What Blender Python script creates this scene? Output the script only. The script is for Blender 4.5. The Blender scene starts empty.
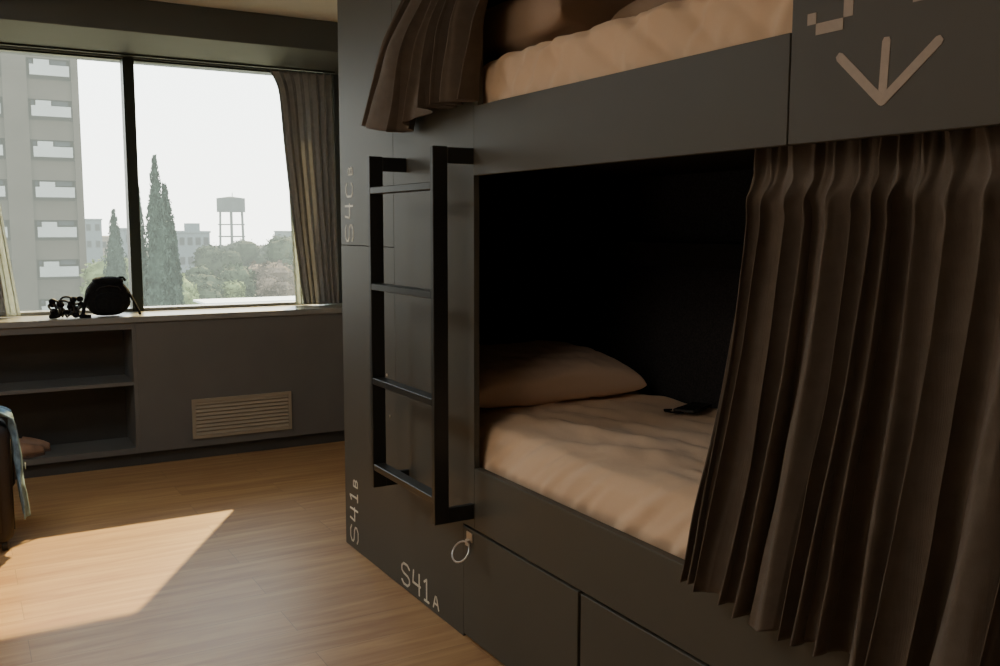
import bpy, bmesh, math, random
from mathutils import Vector, Matrix, noise
PI = math.pi
C = bpy.context.scene.collection
scene = bpy.context.scene
rnd = random.Random(7)

# ------------------------------------------------------------------ materials
def newmat(name):
    m = bpy.data.materials.new(name); m.use_nodes = True
    nt = m.node_tree; b = nt.nodes['Principled BSDF']
    return m, nt, b
def N(nt, t, **kw):
    n = nt.nodes.new(t)
    for k, v in kw.items(): setattr(n, k, v)
    return n
def simple(name, col, rough=.6, metal=0, var=.12, scale=8, bump=0, bscale=200, spec=.5, sheen=0, trans=0, stretch=(1,1,1)):
    m, nt, b = newmat(name)
    tc = N(nt, 'ShaderNodeTexCoord'); mp = N(nt, 'ShaderNodeMapping'); mp.inputs['Scale'].default_value = stretch
    nt.links.new(tc.outputs['Object'], mp.inputs['Vector'])
    nz = N(nt, 'ShaderNodeTexNoise'); nz.inputs['Scale'].default_value = scale; nz.inputs['Detail'].default_value = 5
    nt.links.new(mp.outputs[0], nz.inputs['Vector'])
    rp = N(nt, 'ShaderNodeValToRGB')
    rp.color_ramp.elements[0].position = .3; rp.color_ramp.elements[1].position = .7
    rp.color_ramp.elements[0].color = tuple(c*(1-var) for c in col)+(1,)
    rp.color_ramp.elements[1].color = tuple(min(1, c*(1+var)) for c in col)+(1,)
    nt.links.new(nz.outputs['Fac'], rp.inputs[0]); nt.links.new(rp.outputs[0], b.inputs['Base Color'])
    b.inputs['Roughness'].default_value = rough; b.inputs['Metallic'].default_value = metal
    b.inputs['Specular IOR Level'].default_value = spec
    if sheen: b.inputs['Sheen Weight'].default_value = sheen
    if bump:
        n2 = N(nt, 'ShaderNodeTexNoise'); n2.inputs['Scale'].default_value = bscale; n2.inputs['Detail'].default_value = 3
        nt.links.new(mp.outputs[0], n2.inputs['Vector'])
        bp = N(nt, 'ShaderNodeBump'); bp.inputs['Strength'].default_value = bump; bp.inputs['Distance'].default_value = .01
        nt.links.new(n2.outputs['Fac'], bp.inputs['Height']); nt.links.new(bp.outputs[0], b.inputs['Normal'])
    if trans:
        tr = N(nt, 'ShaderNodeBsdfTranslucent'); mx = N(nt, 'ShaderNodeMixShader'); mx.inputs[0].default_value = trans
        nt.links.new(rp.outputs[0], tr.inputs['Color'])
        out = nt.nodes['Material Output']
        nt.links.new(b.outputs[0], mx.inputs[1]); nt.links.new(tr.outputs[0], mx.inputs[2]); nt.links.new(mx.outputs[0], out.inputs[0])
    return m
def weave(name, col, rough=.9, trans=0, scale=1.0, sheen=.2, bump=.25):
    m = simple(name, col, rough, var=.1, scale=30, trans=trans, sheen=sheen, spec=.15)
    nt = m.node_tree; b = nt.nodes['Principled BSDF']
    tc = N(nt, 'ShaderNodeTexCoord')
    hs = []
    for d in ('X', 'Z'):
        w = N(nt, 'ShaderNodeTexWave'); w.bands_direction = d; w.inputs['Scale'].default_value = 180*scale; w.inputs['Distortion'].default_value = 1.5
        nt.links.new(tc.outputs['Object'], w.inputs['Vector']); hs.append(w)
    ad = N(nt, 'ShaderNodeMath'); ad.operation = 'ADD'
    nt.links.new(hs[0].outputs['Fac'], ad.inputs[0]); nt.links.new(hs[1].outputs['Fac'], ad.inputs[1])
    bp = N(nt, 'ShaderNodeBump'); bp.inputs['Strength'].default_value = bump; bp.inputs['Distance'].default_value = .002
    nt.links.new(ad.outputs[0], bp.inputs['Height']); nt.links.new(bp.outputs[0], b.inputs['Normal'])
    return m
def wood_floor():
    m, nt, b = newmat('oak_planks')
    tc = N(nt, 'ShaderNodeTexCoord')
    br = N(nt, 'ShaderNodeTexBrick'); br.offset = .37; br.offset_frequency = 2
    br.inputs['Scale'].default_value = 1; br.inputs['Mortar Size'].default_value = .0009; br.inputs['Mortar Smooth'].default_value = .2
    br.inputs['Brick Width'].default_value = 1.3; br.inputs['Row Height'].default_value = .192
    br.inputs['Color1'].default_value = (0, 0, 0, 1); br.inputs['Color2'].default_value = (1, 1, 1, 1); br.inputs['Mortar'].default_value = (.5, .5, .5, 1)
    nt.links.new(tc.outputs['Object'], br.inputs['Vector'])
    mp = N(nt, 'ShaderNodeMapping'); mp.inputs['Scale'].default_value = (1.1, 13, 1)
    nt.links.new(tc.outputs['Object'], mp.inputs['Vector'])
    sh = N(nt, 'ShaderNodeVectorMath'); sh.operation = 'ADD'      # every plank gets its own grain
    sc = N(nt, 'ShaderNodeVectorMath'); sc.operation = 'SCALE'; sc.inputs['Scale'].default_value = 7
    nt.links.new(br.outputs['Color'], sc.inputs[0]); nt.links.new(mp.outputs[0], sh.inputs[0]); nt.links.new(sc.outputs[0], sh.inputs[1])
    nz = N(nt, 'ShaderNodeTexNoise'); nz.inputs['Scale'].default_value = 1.6; nz.inputs['Detail'].default_value = 9; nz.inputs['Roughness'].default_value = .62; nz.inputs['Distortion'].default_value = .5
    nt.links.new(sh.outputs[0], nz.inputs['Vector'])
    rp = N(nt, 'ShaderNodeValToRGB'); e = rp.color_ramp.elements
    e[0].position = .3; e[0].color = (.32, .155, .072, 1); e[1].position = .72; e[1].color = (.53, .335, .155, 1)
    nt.links.new(nz.outputs['Fac'], rp.inputs[0])
    tn = N(nt, 'ShaderNodeMixRGB'); tn.blend_type = 'MULTIPLY'; tn.inputs[0].default_value = .5
    r2 = N(nt, 'ShaderNodeValToRGB'); r2.color_ramp.elements[0].color = (.80, .77, .74, 1); r2.color_ramp.elements[1].color = (1, 1, 1, 1)
    nt.links.new(br.outputs['Color'], r2.inputs[0]); nt.links.new(rp.outputs[0], tn.inputs[1]); nt.links.new(r2.outputs[0], tn.inputs[2])
    gp = N(nt, 'ShaderNodeMixRGB'); gp.inputs[2].default_value = (.17, .10, .06, 1)
    nt.links.new(br.outputs['Fac'], gp.inputs[0]); nt.links.new(tn.outputs[0], gp.inputs[1]); nt.links.new(gp.outputs[0], b.inputs['Base Color'])
    b.inputs['Roughness'].default_value = .42; b.inputs['Specular IOR Level'].default_value = .4
    bp = N(nt, 'ShaderNodeBump'); bp.inputs['Strength'].default_value = .12; bp.inputs['Distance'].default_value = .003
    nt.links.new(nz.outputs['Fac'], bp.inputs['Height']); nt.links.new(bp.outputs[0], b.inputs['Normal'])
    return m
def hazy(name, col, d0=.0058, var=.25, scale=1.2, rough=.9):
    """outdoor surface, with haze painted in as an emission glow (grows with real distance down the street)"""
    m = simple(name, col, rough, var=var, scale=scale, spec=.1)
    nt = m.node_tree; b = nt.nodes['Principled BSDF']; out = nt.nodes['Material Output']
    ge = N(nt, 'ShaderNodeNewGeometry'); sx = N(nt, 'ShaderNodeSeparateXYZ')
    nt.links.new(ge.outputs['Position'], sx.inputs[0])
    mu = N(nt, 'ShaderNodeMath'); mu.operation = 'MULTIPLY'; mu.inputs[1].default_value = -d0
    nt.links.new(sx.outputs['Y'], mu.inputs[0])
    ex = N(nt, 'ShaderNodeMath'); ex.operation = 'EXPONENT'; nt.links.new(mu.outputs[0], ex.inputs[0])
    em = N(nt, 'ShaderNodeEmission'); em.inputs['Color'].default_value = (.93, .97, .88, 1); em.inputs['Strength'].default_value = HAZE  # pale glow mixed into the surface stands in for haze
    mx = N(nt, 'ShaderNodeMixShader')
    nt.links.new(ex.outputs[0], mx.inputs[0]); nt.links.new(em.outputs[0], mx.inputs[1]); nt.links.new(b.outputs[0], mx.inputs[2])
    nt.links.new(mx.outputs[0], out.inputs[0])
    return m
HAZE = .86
M = {}
M['floor'] = wood_floor()
M['bunk'] = simple('matt_olive_grey_laminate', (.070, .067, .055), .50, var=.05, scale=3, bump=.03, bscale=500, spec=.36)
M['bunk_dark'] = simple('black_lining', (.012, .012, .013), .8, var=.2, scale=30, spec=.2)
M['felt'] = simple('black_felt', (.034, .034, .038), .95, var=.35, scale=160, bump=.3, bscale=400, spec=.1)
M['edge'] = simple('panel_gap_black', (.008, .008, .008), .9)
M['cab'] = simple('charcoal_cabinet_board', (.135, .132, .125), .5, var=.06, scale=4, spec=.4)
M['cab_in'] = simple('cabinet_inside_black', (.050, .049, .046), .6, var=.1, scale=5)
M['ledge'] = simple('grey_ledge_board', (.25, .247, .23), .3, var=.06, scale=4, spec=.5)
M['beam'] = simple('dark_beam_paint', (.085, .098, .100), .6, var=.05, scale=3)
M['ceil'] = simple('pale_ceiling_plaster', (.66, .67, .64), .9, var=.03, scale=6, bump=.05)
M['wall'] = simple('pale_warm_wall_paint', (.56, .50, .42), .85, var=.04, scale=5, bump=.05)
M['frame'] = simple('dark_green_window_aluminium', (.035, .045, .038), .4, metal=.3, var=.05)
M['steel'] = simple('black_powder_coated_steel', (.014, .015, .014), .42, var=.1, scale=40, spec=.5)
M['chrome'] = simple('brushed_nickel', (.6, .57, .52), .3, metal=1, var=.05, scale=60)
M['paint'] = simple('pale_marking_paint', (.74, .72, .62), .5, var=.12, scale=90)
M['paint2'] = simple('large_sign_paint', (.40, .34, .29), .75, var=.06, scale=60)
M['sheet'] = simple('tan_cotton_sheet', (.68, .50, .345), .85, var=.04, scale=3, bump=.10, bscale=60, spec=.15, sheen=.2)
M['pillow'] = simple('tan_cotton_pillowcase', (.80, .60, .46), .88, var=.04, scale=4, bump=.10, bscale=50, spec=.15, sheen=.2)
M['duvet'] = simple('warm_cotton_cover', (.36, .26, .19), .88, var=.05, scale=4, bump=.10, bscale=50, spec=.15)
M['curtain'] = weave('taupe_curtain_cloth', (.125, .104, .086), trans=.05)
M['wcurtain'] = weave('grey_brown_window_cloth', (.42, .415, .40), trans=.36)
M['lining'] = weave('pale_curtain_lining', (.62, .66, .63), trans=.5)
M['nylon'] = simple('black_nylon', (.012, .012, .013), .95, spec=.08, var=.3, scale=60, bump=.2, bscale=300)
M['lug'] = simple('dark_brown_suitcase_fabric', (.020, .017, .018), .75, var=.2, scale=60, bump=.2, bscale=350)
M['rubber'] = simple('black_rubber', (.01, .01, .01), .6)
M['denim'] = simple('faded_blue_denim', (.15, .25, .34), .9, var=.5, scale=22, bump=.3, bscale=250)
M['leather'] = simple('tan_brown_leather', (.34, .20, .13), .55, var=.2, scale=20, bump=.1)
M['sole'] = simple('dark_shoe_sole', (.13, .08, .06), .8)
M['grille'] = simple('beige_enamel_grille', (.34, .285, .21), .5, var=.05, scale=8)
M['phone'] = simple('black_phone_glass', (.008, .008, .009), .12, spec=.6)
M['phone_case'] = simple('black_phone_case', (.015, .014, .014), .6)
M['tag'] = simple('white_printed_tag', (.6, .58, .55), .7)
M['wood_in'] = simple('dark_shelf_front', (.10, .085, .06), .5)
# glass
gm, nt, b = newmat('window_glass')
tr = N(nt, 'ShaderNodeBsdfTransparent'); tr.inputs[0].default_value = (.93, .96, .94, 1)
gl = N(nt, 'ShaderNodeBsdfGlossy'); gl.inputs['Roughness'].default_value = .02
fr = N(nt, 'ShaderNodeFresnel'); fr.inputs[0].default_value = 1.35
mx = N(nt, 'ShaderNodeMixShader')
nt.links.new(fr.outputs[0], mx.inputs[0]); nt.links.new(tr.outputs[0], mx.inputs[1]); nt.links.new(gl.outputs[0], mx.inputs[2])
nt.links.new(mx.outputs[0], nt.nodes['Material Output'].inputs[0]); M['glass'] = gm
# outdoor
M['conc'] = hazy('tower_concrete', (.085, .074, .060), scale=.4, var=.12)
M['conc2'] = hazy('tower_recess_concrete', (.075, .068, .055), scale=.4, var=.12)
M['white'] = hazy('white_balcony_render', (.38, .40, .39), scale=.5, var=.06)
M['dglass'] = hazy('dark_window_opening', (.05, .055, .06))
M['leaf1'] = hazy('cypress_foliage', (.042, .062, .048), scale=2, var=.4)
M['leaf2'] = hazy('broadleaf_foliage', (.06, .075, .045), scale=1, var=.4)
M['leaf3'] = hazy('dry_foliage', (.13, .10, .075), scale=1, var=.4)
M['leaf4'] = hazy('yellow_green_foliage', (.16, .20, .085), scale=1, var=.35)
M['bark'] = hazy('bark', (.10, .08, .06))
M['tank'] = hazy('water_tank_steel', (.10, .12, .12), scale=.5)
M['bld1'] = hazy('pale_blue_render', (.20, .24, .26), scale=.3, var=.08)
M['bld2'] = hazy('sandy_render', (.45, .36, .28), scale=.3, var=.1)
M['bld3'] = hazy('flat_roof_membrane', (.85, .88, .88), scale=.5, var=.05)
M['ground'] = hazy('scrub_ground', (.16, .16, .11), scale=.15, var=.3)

# ------------------------------------------------------------------ mesh helpers
class MB:
    def __init__(s): s.bm = bmesh.new()
    def box(s, a, b, bev=0, seg=2, rot=None, piv=None):
        a, b = Vector(a), Vector(b)
        r = bmesh.ops.create_cube(s.bm, size=1)
        vs = r['verts']
        c = (a+b)/2; d = b-a
        for v in vs: v.co = Vector((v.co.x*abs(d.x), v.co.y*abs(d.y), v.co.z*abs(d.z))) + c
        if bev:
            es = list({e for v in vs for e in v.link_edges})
            r2 = bmesh.ops.bevel(s.bm, geom=es, offset=bev, segments=seg, profile=.5, affect='EDGES')
            vs = list({v for v in r2['verts']} | {v for v in vs if v.is_valid})
        if rot is not None:
            bmesh.ops.rotate(s.bm, verts=vs, cent=Vector(piv) if piv else c, matrix=rot)
        return vs
    def prism(s, pts, axis, lo, hi):
        """extrude a 2-D outline along axis 0/1/2"""
        def mk(p, t):
            q = [p[0], p[1]]; q.insert(axis, t); return s.bm.verts.new(q)
        A = [mk(p, lo) for p in pts]; B = [mk(p, hi) for p in pts]
        s.bm.faces.new(A); s.bm.faces.new(list(reversed(B)))
        n = len(pts)
        for i in range(n): s.bm.faces.new((A[i], B[i], B[(i+1) % n], A[(i+1) % n]))
    def tube(s, pts, r, n=8, closed=False, cap=True, flat=None):
        pts = [Vector(p) for p in pts]; L = len(pts); rings = []
        up = None
        for i, p in enumerate(pts):
            if closed: t = pts[(i+1) % L]-pts[i-1]
            else: t = pts[min(i+1, L-1)]-pts[max(i-1, 0)]
            if t.length < 1e-9: t = Vector((0, 0, 1))
            t.normalize()
            if up is None:
                up = Vector((0, 0, 1)) if abs(t.z) < .9 else Vector((1, 0, 0))
            up = (up-t*up.dot(t))
            if up.length < 1e-6: up = t.orthogonal()
            up.normalize(); sd = t.cross(up)
            rr = r[i] if isinstance(r, (list, tuple)) else r
            fl = flat if flat else 1
            rings.append([s.bm.verts.new(p + up*math.cos(2*PI*k/n)*rr*fl + sd*math.sin(2*PI*k/n)*rr) for k in range(n)])
        m = L if closed else L-1
        for i in range(m):
            a, b = rings[i], rings[(i+1) % L]
            for k in range(n): s.bm.faces.new((a[k], a[(k+1) % n], b[(k+1) % n], b[k]))
        if cap and not closed:
            s.bm.faces.new(list(reversed(rings[0]))); s.bm.faces.new(rings[-1])
    def grid(s, fn, nu, nv, closed_u=False):
        V = [[s.bm.verts.new(fn(i/nu, j/nv)) for j in range(nv+1)] for i in range(nu if closed_u else nu+1)]
        R = len(V)
        for i in range(nu):
            for j in range(nv):
                s.bm.faces.new((V[i][j], V[(i+1) % R][j], V[(i+1) % R][j+1], V[i][j+1]))
        return V
    def ell(s, c, r, e=(2, 2), nu=32, nv=16, disp=None):
        """super-ellipsoid"""
        def sg(x, p): return math.copysign(abs(x)**p, x)
        def fn(u, v):
            th = u*2*PI; ph = (v-.5)*PI*.998
            p = Vector((sg(math.cos(ph), 2/e[1])*sg(math.cos(th), 2/e[0])*r[0], sg(math.cos(ph), 2/e[1])*sg(math.sin(th), 2/e[0])*r[1], sg(math.sin(ph), 2/e[1])*r[2]))
            if disp: p = disp(p)
            return p+Vector(c)
        V = s.grid(fn, nu, nv, True)
        s.bm.faces.new([V[i][0] for i in range(nu)][::-1]); s.bm.faces.new([V[i][nv] for i in range(nu)])
    def build(s, name, mat, parent=None, smooth=False, auto=None):
        bmesh.ops.recalc_face_normals(s.bm, faces=s.bm.faces[:])
        me = bpy.data.meshes.new(name); s.bm.to_mesh(me); s.bm.free()
        o = bpy.data.objects.new(name, me); C.objects.link(o)
        for mm in (mat if isinstance(mat, list) else [mat]): me.materials.append(mm)
        if parent:
            o.parent = parent
            o.matrix_parent_inverse = (world(parent)).inverted()
        if smooth:
            for p in me.polygons: p.use_smooth = True
        if auto:
            for p in me.polygons: p.use_smooth = True
            me.set_sharp_from_angle(angle=math.radians(auto))
        return o
def world(o):
    m = Matrix.Translation(o.location) @ o.rotation_euler.to_matrix().to_4x4()
    if o.parent: m = world(o.parent) @ o.matrix_parent_inverse @ m
    return m
def tag(o, label, cat, group=None):
    o['label'] = label; o['category'] = cat
    if group: o['group'] = group
    return o
def struct(o): o['kind'] = 'structure'; return o
def empty(name, loc, label, cat, group=None):
    o = bpy.data.objects.new(name, None); C.objects.link(o); o.location = loc; o.empty_display_size = .1
    return tag(o, label, cat, group)
def solid(o, t, off=0):
    md = o.modifiers.new('thick', 'SOLIDIFY'); md.thickness = t; md.offset = off; return o
def bx(name, a, b, mat, parent=None, bev=0):
    m = MB(); m.box(a, b, bev); return m.build(name, mat, parent)
def nz(x, y=0, z=0): return noise.noise(Vector((x, y, z)))
def lerp(a, b, t): return a+(b-a)*t
def sst(a, b, x):
    t = max(0, min(1, (x-a)/(b-a))); return t*t*(3-2*t)
def table(tb, x):
    if x <= tb[0][0]: return tb[0][1]
    for (x0, y0), (x1, y1) in zip(tb, tb[1:]):
        if x <= x1: return lerp(y0, y1, (x-x0)/(x1-x0))
    return tb[-1][1]

# ------------------------------------------------------------------ the room
CZ = 2.578                 # ceiling
XL, XR, YB, YW = -2.75, 1.06, -2.6, 6.08
WX0, WX1, WZ0, WZ1 = -1.80, .80, .885, 2.40
struct(bx('floor', (XL-.1, YB-.1, -.1), (XR+.1, YW+.3, 0), M['floor']))
struct(bx('ceiling', (XL-.1, YB-.1, CZ), (XR+.1, YW+.3, CZ+.12), M['ceil']))
struct(bx('wall_left', (XL-.12, YB, 0), (XL, YW+.2, CZ), M['wall']))
struct(bx('wall_right', (XR, YB, 0), (XR+.12, YW+.2, CZ), M['wall']))
struct(bx('wall_back', (XL-.1, YB-.12, 0), (XR+.1, YB, CZ), M['wall']))
m = MB()
m.box((XL-.1, YW, 0), (XR+.1, YW+.22, WZ0-.002)); m.box((XL-.1, YW, WZ1), (XR+.1, YW+.22, CZ))
m.box((XL-.1, YW, WZ0-.002), (WX0, YW+.22, WZ1)); m.box((WX1, YW, WZ0-.002), (XR+.1, YW+.22, WZ1))
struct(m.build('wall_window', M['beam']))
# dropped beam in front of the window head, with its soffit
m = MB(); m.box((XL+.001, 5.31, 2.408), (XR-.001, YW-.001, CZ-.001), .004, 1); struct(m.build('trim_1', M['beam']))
# unseen exterior eave, added to cut off the sunlight on the floor
struct(bx('added_sun_eave', (-4.5, YW+.23, 2.515), (4, 6.70, 2.70), M['conc']))
# window frame: outer frame, mullion, thin gaskets
win = bpy.data.objects.new('window_1', None); C.objects.link(win); win.location = (-.5, YW, WZ0); struct(win)
m = MB(); f = .010
m.box((WX0, YW+.03, WZ1-f), (WX1, YW+.09, WZ1))
m.box((WX0, YW+.03, WZ0+.018), (WX0+.04, YW+.09, WZ1-f)); m.box((WX1-.04, YW+.03, WZ0+.018), (WX1, YW+.09, WZ1-f))
m.build('window_frame', M['frame'], win)
m = MB(); m.box((WX0, YW-.0005, WZ0-.001), (WX1, YW+.12, WZ0+.018), .002, 1); m.build('window_sill', M['ledge'], win)
m = MB(); m.box((-.519, YW-.005, WZ0), (-.455, YW+.10, WZ1), .004, 1); m.build('mullion', M['frame'], win)
for a, b_ in ((WX0+.04, -.519), (-.455, WX1-.04)):
    m = MB(); m.box((a+.0005, YW+.055, WZ0+.0185), (b_-.0005, YW+.061, WZ1-f-.0005)); m.build('pane', M['glass'], win)

# ------------------------------------------------------------------ ledge and low units under the window
Y0c = 5.7315
lg = bx('window_ledge', (XL+.002, Y0c-.012, .850), (XR-.002, YW-.001, .885), M['ledge'], bev=.004)
tag(lg, 'long grey window ledge board running along under the window', 'ledge')
def unit_shell(m, x0, x1, z0=.078, z1=.849):
    t = .022
shelf = empty('shelving_unit', (-1.4, 5.9, 0), 'dark open two-level shelving unit built in under the window ledge', 'shelf')
sx0, sx1 = -1.75, -.560
bx('side_panel', (sx1-.022, Y0c, .079), (sx1, YW-.003, .848), M['cab'], shelf)
bx('side_panel', (sx0, Y0c, .079), (sx0+.022, YW-.003, .848), M['cab'], shelf)
bx('top_rail', (sx0+.0225, Y0c, .812), (sx1-.0225, YW-.003, .848), M['cab'], shelf)
bx('bottom_panel', (sx0+.0225, Y0c, .079), (sx1-.0225, YW-.003, .112), M['cab'], shelf)
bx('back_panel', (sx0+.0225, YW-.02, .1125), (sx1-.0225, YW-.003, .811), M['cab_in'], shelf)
bx('shelf_board', (sx0+.0225, Y0c+.01, .482), (sx1-.0225, YW-.021, .504), M['cab'], shelf, bev=.002)
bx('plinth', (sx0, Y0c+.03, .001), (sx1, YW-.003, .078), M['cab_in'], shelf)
cab = empty('radiator_cabinet', (.2, 5.9, 0), 'plain charcoal panelled low cabinet with a beige vent grille under the window', 'cabinet')
cx0, cx1 = sx1+.001, XR-.003
m = MB(); gx0, gx1, gz0, gz1 = -.262, .348, .129, .370     # front with hole behind the grille
for a, b_ in (((cx0, .079), (gx0+.02, .848)), ((gx1-.02, .079), (cx1, .848)), ((gx0+.02, .079), (gx1-.02, gz0+.02)), ((gx0+.02, gz1-.02), (gx1-.02, .848))):
    m.box((a[0], Y0c, a[1]), (b_[0], Y0c+.02, b_[1]))
m.build('front_panel', M['cab'], cab)
bx('side_panel', (cx0, Y0c+.021, .079), (cx0+.02, YW-.003, .848), M['cab'], cab)
bx('plinth', (cx0, Y0c+.03, .001), (cx1, YW-.003, .078), M['cab_in'], cab)
m = MB()
for a, b_ in (((gx0, gz0), (gx1, gz0+.02)), ((gx0, gz1-.02), (gx1, gz1)), ((gx0, gz0+.02), (gx0+.02, gz1-.02)), ((gx1-.02, gz0+.02), (gx1, gz1-.02))):
    m.box((a[0], Y0c-.012, a[1]), (b_[0], Y0c-.0005, b_[1]))
g = m.build('vent_grille', M['grille'], cab); g['label'] = 'beige louvred vent grille'
m = MB()
nb = 9
for k in range(nb):
    z = lerp(gz0+.028, gz1-.028, k/(nb-1))
    m.box((gx0+.02, Y0c-.009, z-.008), (gx1-.02, Y0c-.003, z+.008), rot=Matrix.Rotation(math.radians(-22), 3, 'X'))
m.box((gx0+.02, Y0c-.002, gz0+.02), (gx1-.02, Y0c+.004, gz1-.02))
m.build('louvres', M['grille'], g)
m = MB()
m.box((XL+.003, Y0c, .001), (sx0-.001, YW-.003, .848)); o = m.build('end_cabinet', M['cab']); tag(o, 'plain closed charcoal cabinet at the far left end under the ledge', 'cabinet')

# ------------------------------------------------------------------ bunk bed
bunk = empty('bunk_bed', (.5, 2, 0), 'built-in olive-grey double bunk pod with black ladder, drawers and pale painted numbers', 'bunk bed')
T = .020                                   # panel thickness, front face at x = 0
yO, ySg, yL, yE = 2.663, 1.357, 3.2975, 3.860
yN = .52                                   # near jamb
zB, zE, zD, zC = .610, .402, 1.564, 1.782
def panel(name, y0, y1, z0, z1, mat='bunk', bev=.0015, x0=0, x1=T):
    m = MB(); m.box((x0, y0, z0), (x1, y1, z1), bev, 1); return m.build(name, M[mat], bunk)
g = .0012
m = MB(); m.prism([(yL, .002), (yE, .002), (yE, 1.3235-g), (yL+g, 1.3235-g), (yL+g, .86), (yL+.0001, .80)], 0, 0, T); m.build('front_panel', M['bunk'], bunk)
panel('front_panel', yL+g, yE, 1.3235+g, CZ-.002)
m = MB()                                   # tall panel behind the ladder
m.prism([(2.742, .002), (yL-.0002, .002), (yL-.0002, .80), (yL-g, .86), (yL-g, CZ-.002), (2.637, CZ-.002), (2.637, zC), (yO, zC), (yO, zE+.001), (2.742, zE+.001)], 0, 0, T)
m.build('front_panel', M['bunk'], bunk)
panel('bed_rail', -.4, yO-.0012, zE+.001, zB, x1=.028)
panel('fascia_panel', ySg+g, yO-.0005, zD, zC)
panel('sign_panel', -.4, ySg-g, zD, CZ-.002)
panel('jamb_panel', -.4, yN, zB+.001, zD-.001)
# drawers
d1 = panel('drawer', 2.0545+.007, 2.7414, .012, zE-.0075)
d2 = panel('drawer', 1.33, 2.0545-.007, .012, zE-.0075)
panel('drawer', .60, 1.318, .012, zE-.0075)
panel('drawer', -.13, .588, .012, zE-.0075)
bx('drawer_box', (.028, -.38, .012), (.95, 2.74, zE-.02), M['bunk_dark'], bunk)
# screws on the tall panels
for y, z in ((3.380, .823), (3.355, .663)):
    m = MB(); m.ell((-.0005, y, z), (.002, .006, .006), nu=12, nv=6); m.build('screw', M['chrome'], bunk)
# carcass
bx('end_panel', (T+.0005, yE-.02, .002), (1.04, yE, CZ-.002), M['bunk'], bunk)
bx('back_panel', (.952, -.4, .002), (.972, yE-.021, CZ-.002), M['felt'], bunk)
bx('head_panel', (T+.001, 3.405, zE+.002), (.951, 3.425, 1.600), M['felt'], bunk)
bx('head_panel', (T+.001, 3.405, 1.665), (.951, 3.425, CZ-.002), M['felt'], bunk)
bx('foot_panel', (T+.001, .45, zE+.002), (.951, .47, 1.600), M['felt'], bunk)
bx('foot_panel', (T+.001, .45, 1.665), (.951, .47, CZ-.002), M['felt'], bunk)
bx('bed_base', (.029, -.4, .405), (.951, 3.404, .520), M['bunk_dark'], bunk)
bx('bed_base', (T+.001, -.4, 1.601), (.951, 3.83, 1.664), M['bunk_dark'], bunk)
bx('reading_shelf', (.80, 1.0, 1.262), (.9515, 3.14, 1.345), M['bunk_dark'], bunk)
# hasp with ring below the bed rail
m = MB()
m.box((-.004, 2.672, .352), (-.0002, 2.712, .384), .001, 1); m.box((-.016, 2.684, .340), (-.004, 2.700, .362), .002, 1)
hs = m.build('latch_plate', M['chrome'], bunk); hs['label'] = 'small metal latch plate with pull ring'
m = MB(); pts = []
for k in range(22):
    a = 2*PI*k/22
    pts.append((-.014-.042*(.5-.5*math.sin(a)), 2.694+.046*math.cos(a), .322+.030*math.sin(a)))
m.tube(pts, .0032, 8, closed=True); m.build('pull_ring', M['chrome'], hs, smooth=True)

# painted marks on the panels, as thin raised strokes on the front face
GL = {'S': [[(.95, .86), (.72, 1), (.28, 1), (.05, .84), (.05, .64), (.25, .53), (.75, .47), (.95, .36), (.95, .16), (.72, 0), (.28, 0), (.05, .14)]],
      '4': [[(.18, 1), (.10, .42), (.92, .42)], [(.80, .98), (.80, 0)]],
      '1': [[(.25, .84), (.58, 1), (.58, 0)], [(.28, 0), (.88, 0)]],
      'C': [[(.95, .84), (.75, 1), (.30, 1), (.06, .82), (.06, .18), (.30, 0), (.75, 0), (.95, .16)]],
      'A': [[(.05, 0), (.40, 1), (.60, 1), (.95, 0)], [(.2, .38), (.8, .38)]],
      'B': [[(.1, 0), (.1, 1), (.7, 1), (.86, .78), (.7, .53), (.1, .53)], [(.7, .53), (.92, .28), (.72, 0), (.1, 0)]]}
def strokes(m, lines, w, mp, h=.0012):
    """flat raised strokes of width w; mp turns (a, b) into (y, z) on the facade"""
    for li, ln in enumerate(lines):
        h = .0012+.0002*li
        P = [Vector(mp(*p)) for p in ln]
        for p, q in zip(P, P[1:]):
            d = (q-p)
            if d.length < 1e-6: continue
            d.normalize(); n = Vector((-d.y, d.x))*w/2; e = d*w*.38
            c = [p-e+n*.6, p-e-n*.6, p-n, q-n, q+e-n*.6, q+e+n*.6, q+n, p+n]
            m.prism([tuple(v) for v in c], 0, -h, -.0001)
def word(items, w, fr, mat='paint'):
    for ch, u0, v0, cw, chh in items:
        m = MB(); strokes(m, GL[ch], w*(.8 if chh < .05 else 1), lambda a, b: fr(u0+a*cw, v0+b*chh))
        m.build('painted_digit' if ch in '41' else 'painted_letter', M[mat], bunk)
hz_ = lambda y0, z0: (lambda u, v: (y0-u, z0+v))
vt_ = lambda y0, z0: (lambda u, v: (y0+v, z0+u))
word([('S', 0, 0, .078, .082), ('4', .098, 0, .080, .082), ('1', .190, 0, .062, .082), ('A', .280, 0, .048, .044)], .0090, hz_(3.258, .022))
word([('S', 0, 0, .074, .088), ('4', .094, 0, .070, .088), ('C', .186, 0, .060, .074), ('B', .276, 0, .036, .046)], .0085, vt_(3.718, 1.338))
word([('S', 0, 0, .074, .088), ('4', .092, 0, .070, .088), ('1', .176, 0, .052, .088), ('B', .250, 0, .036, .046)], .0085, vt_(3.714, .030))
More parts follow.
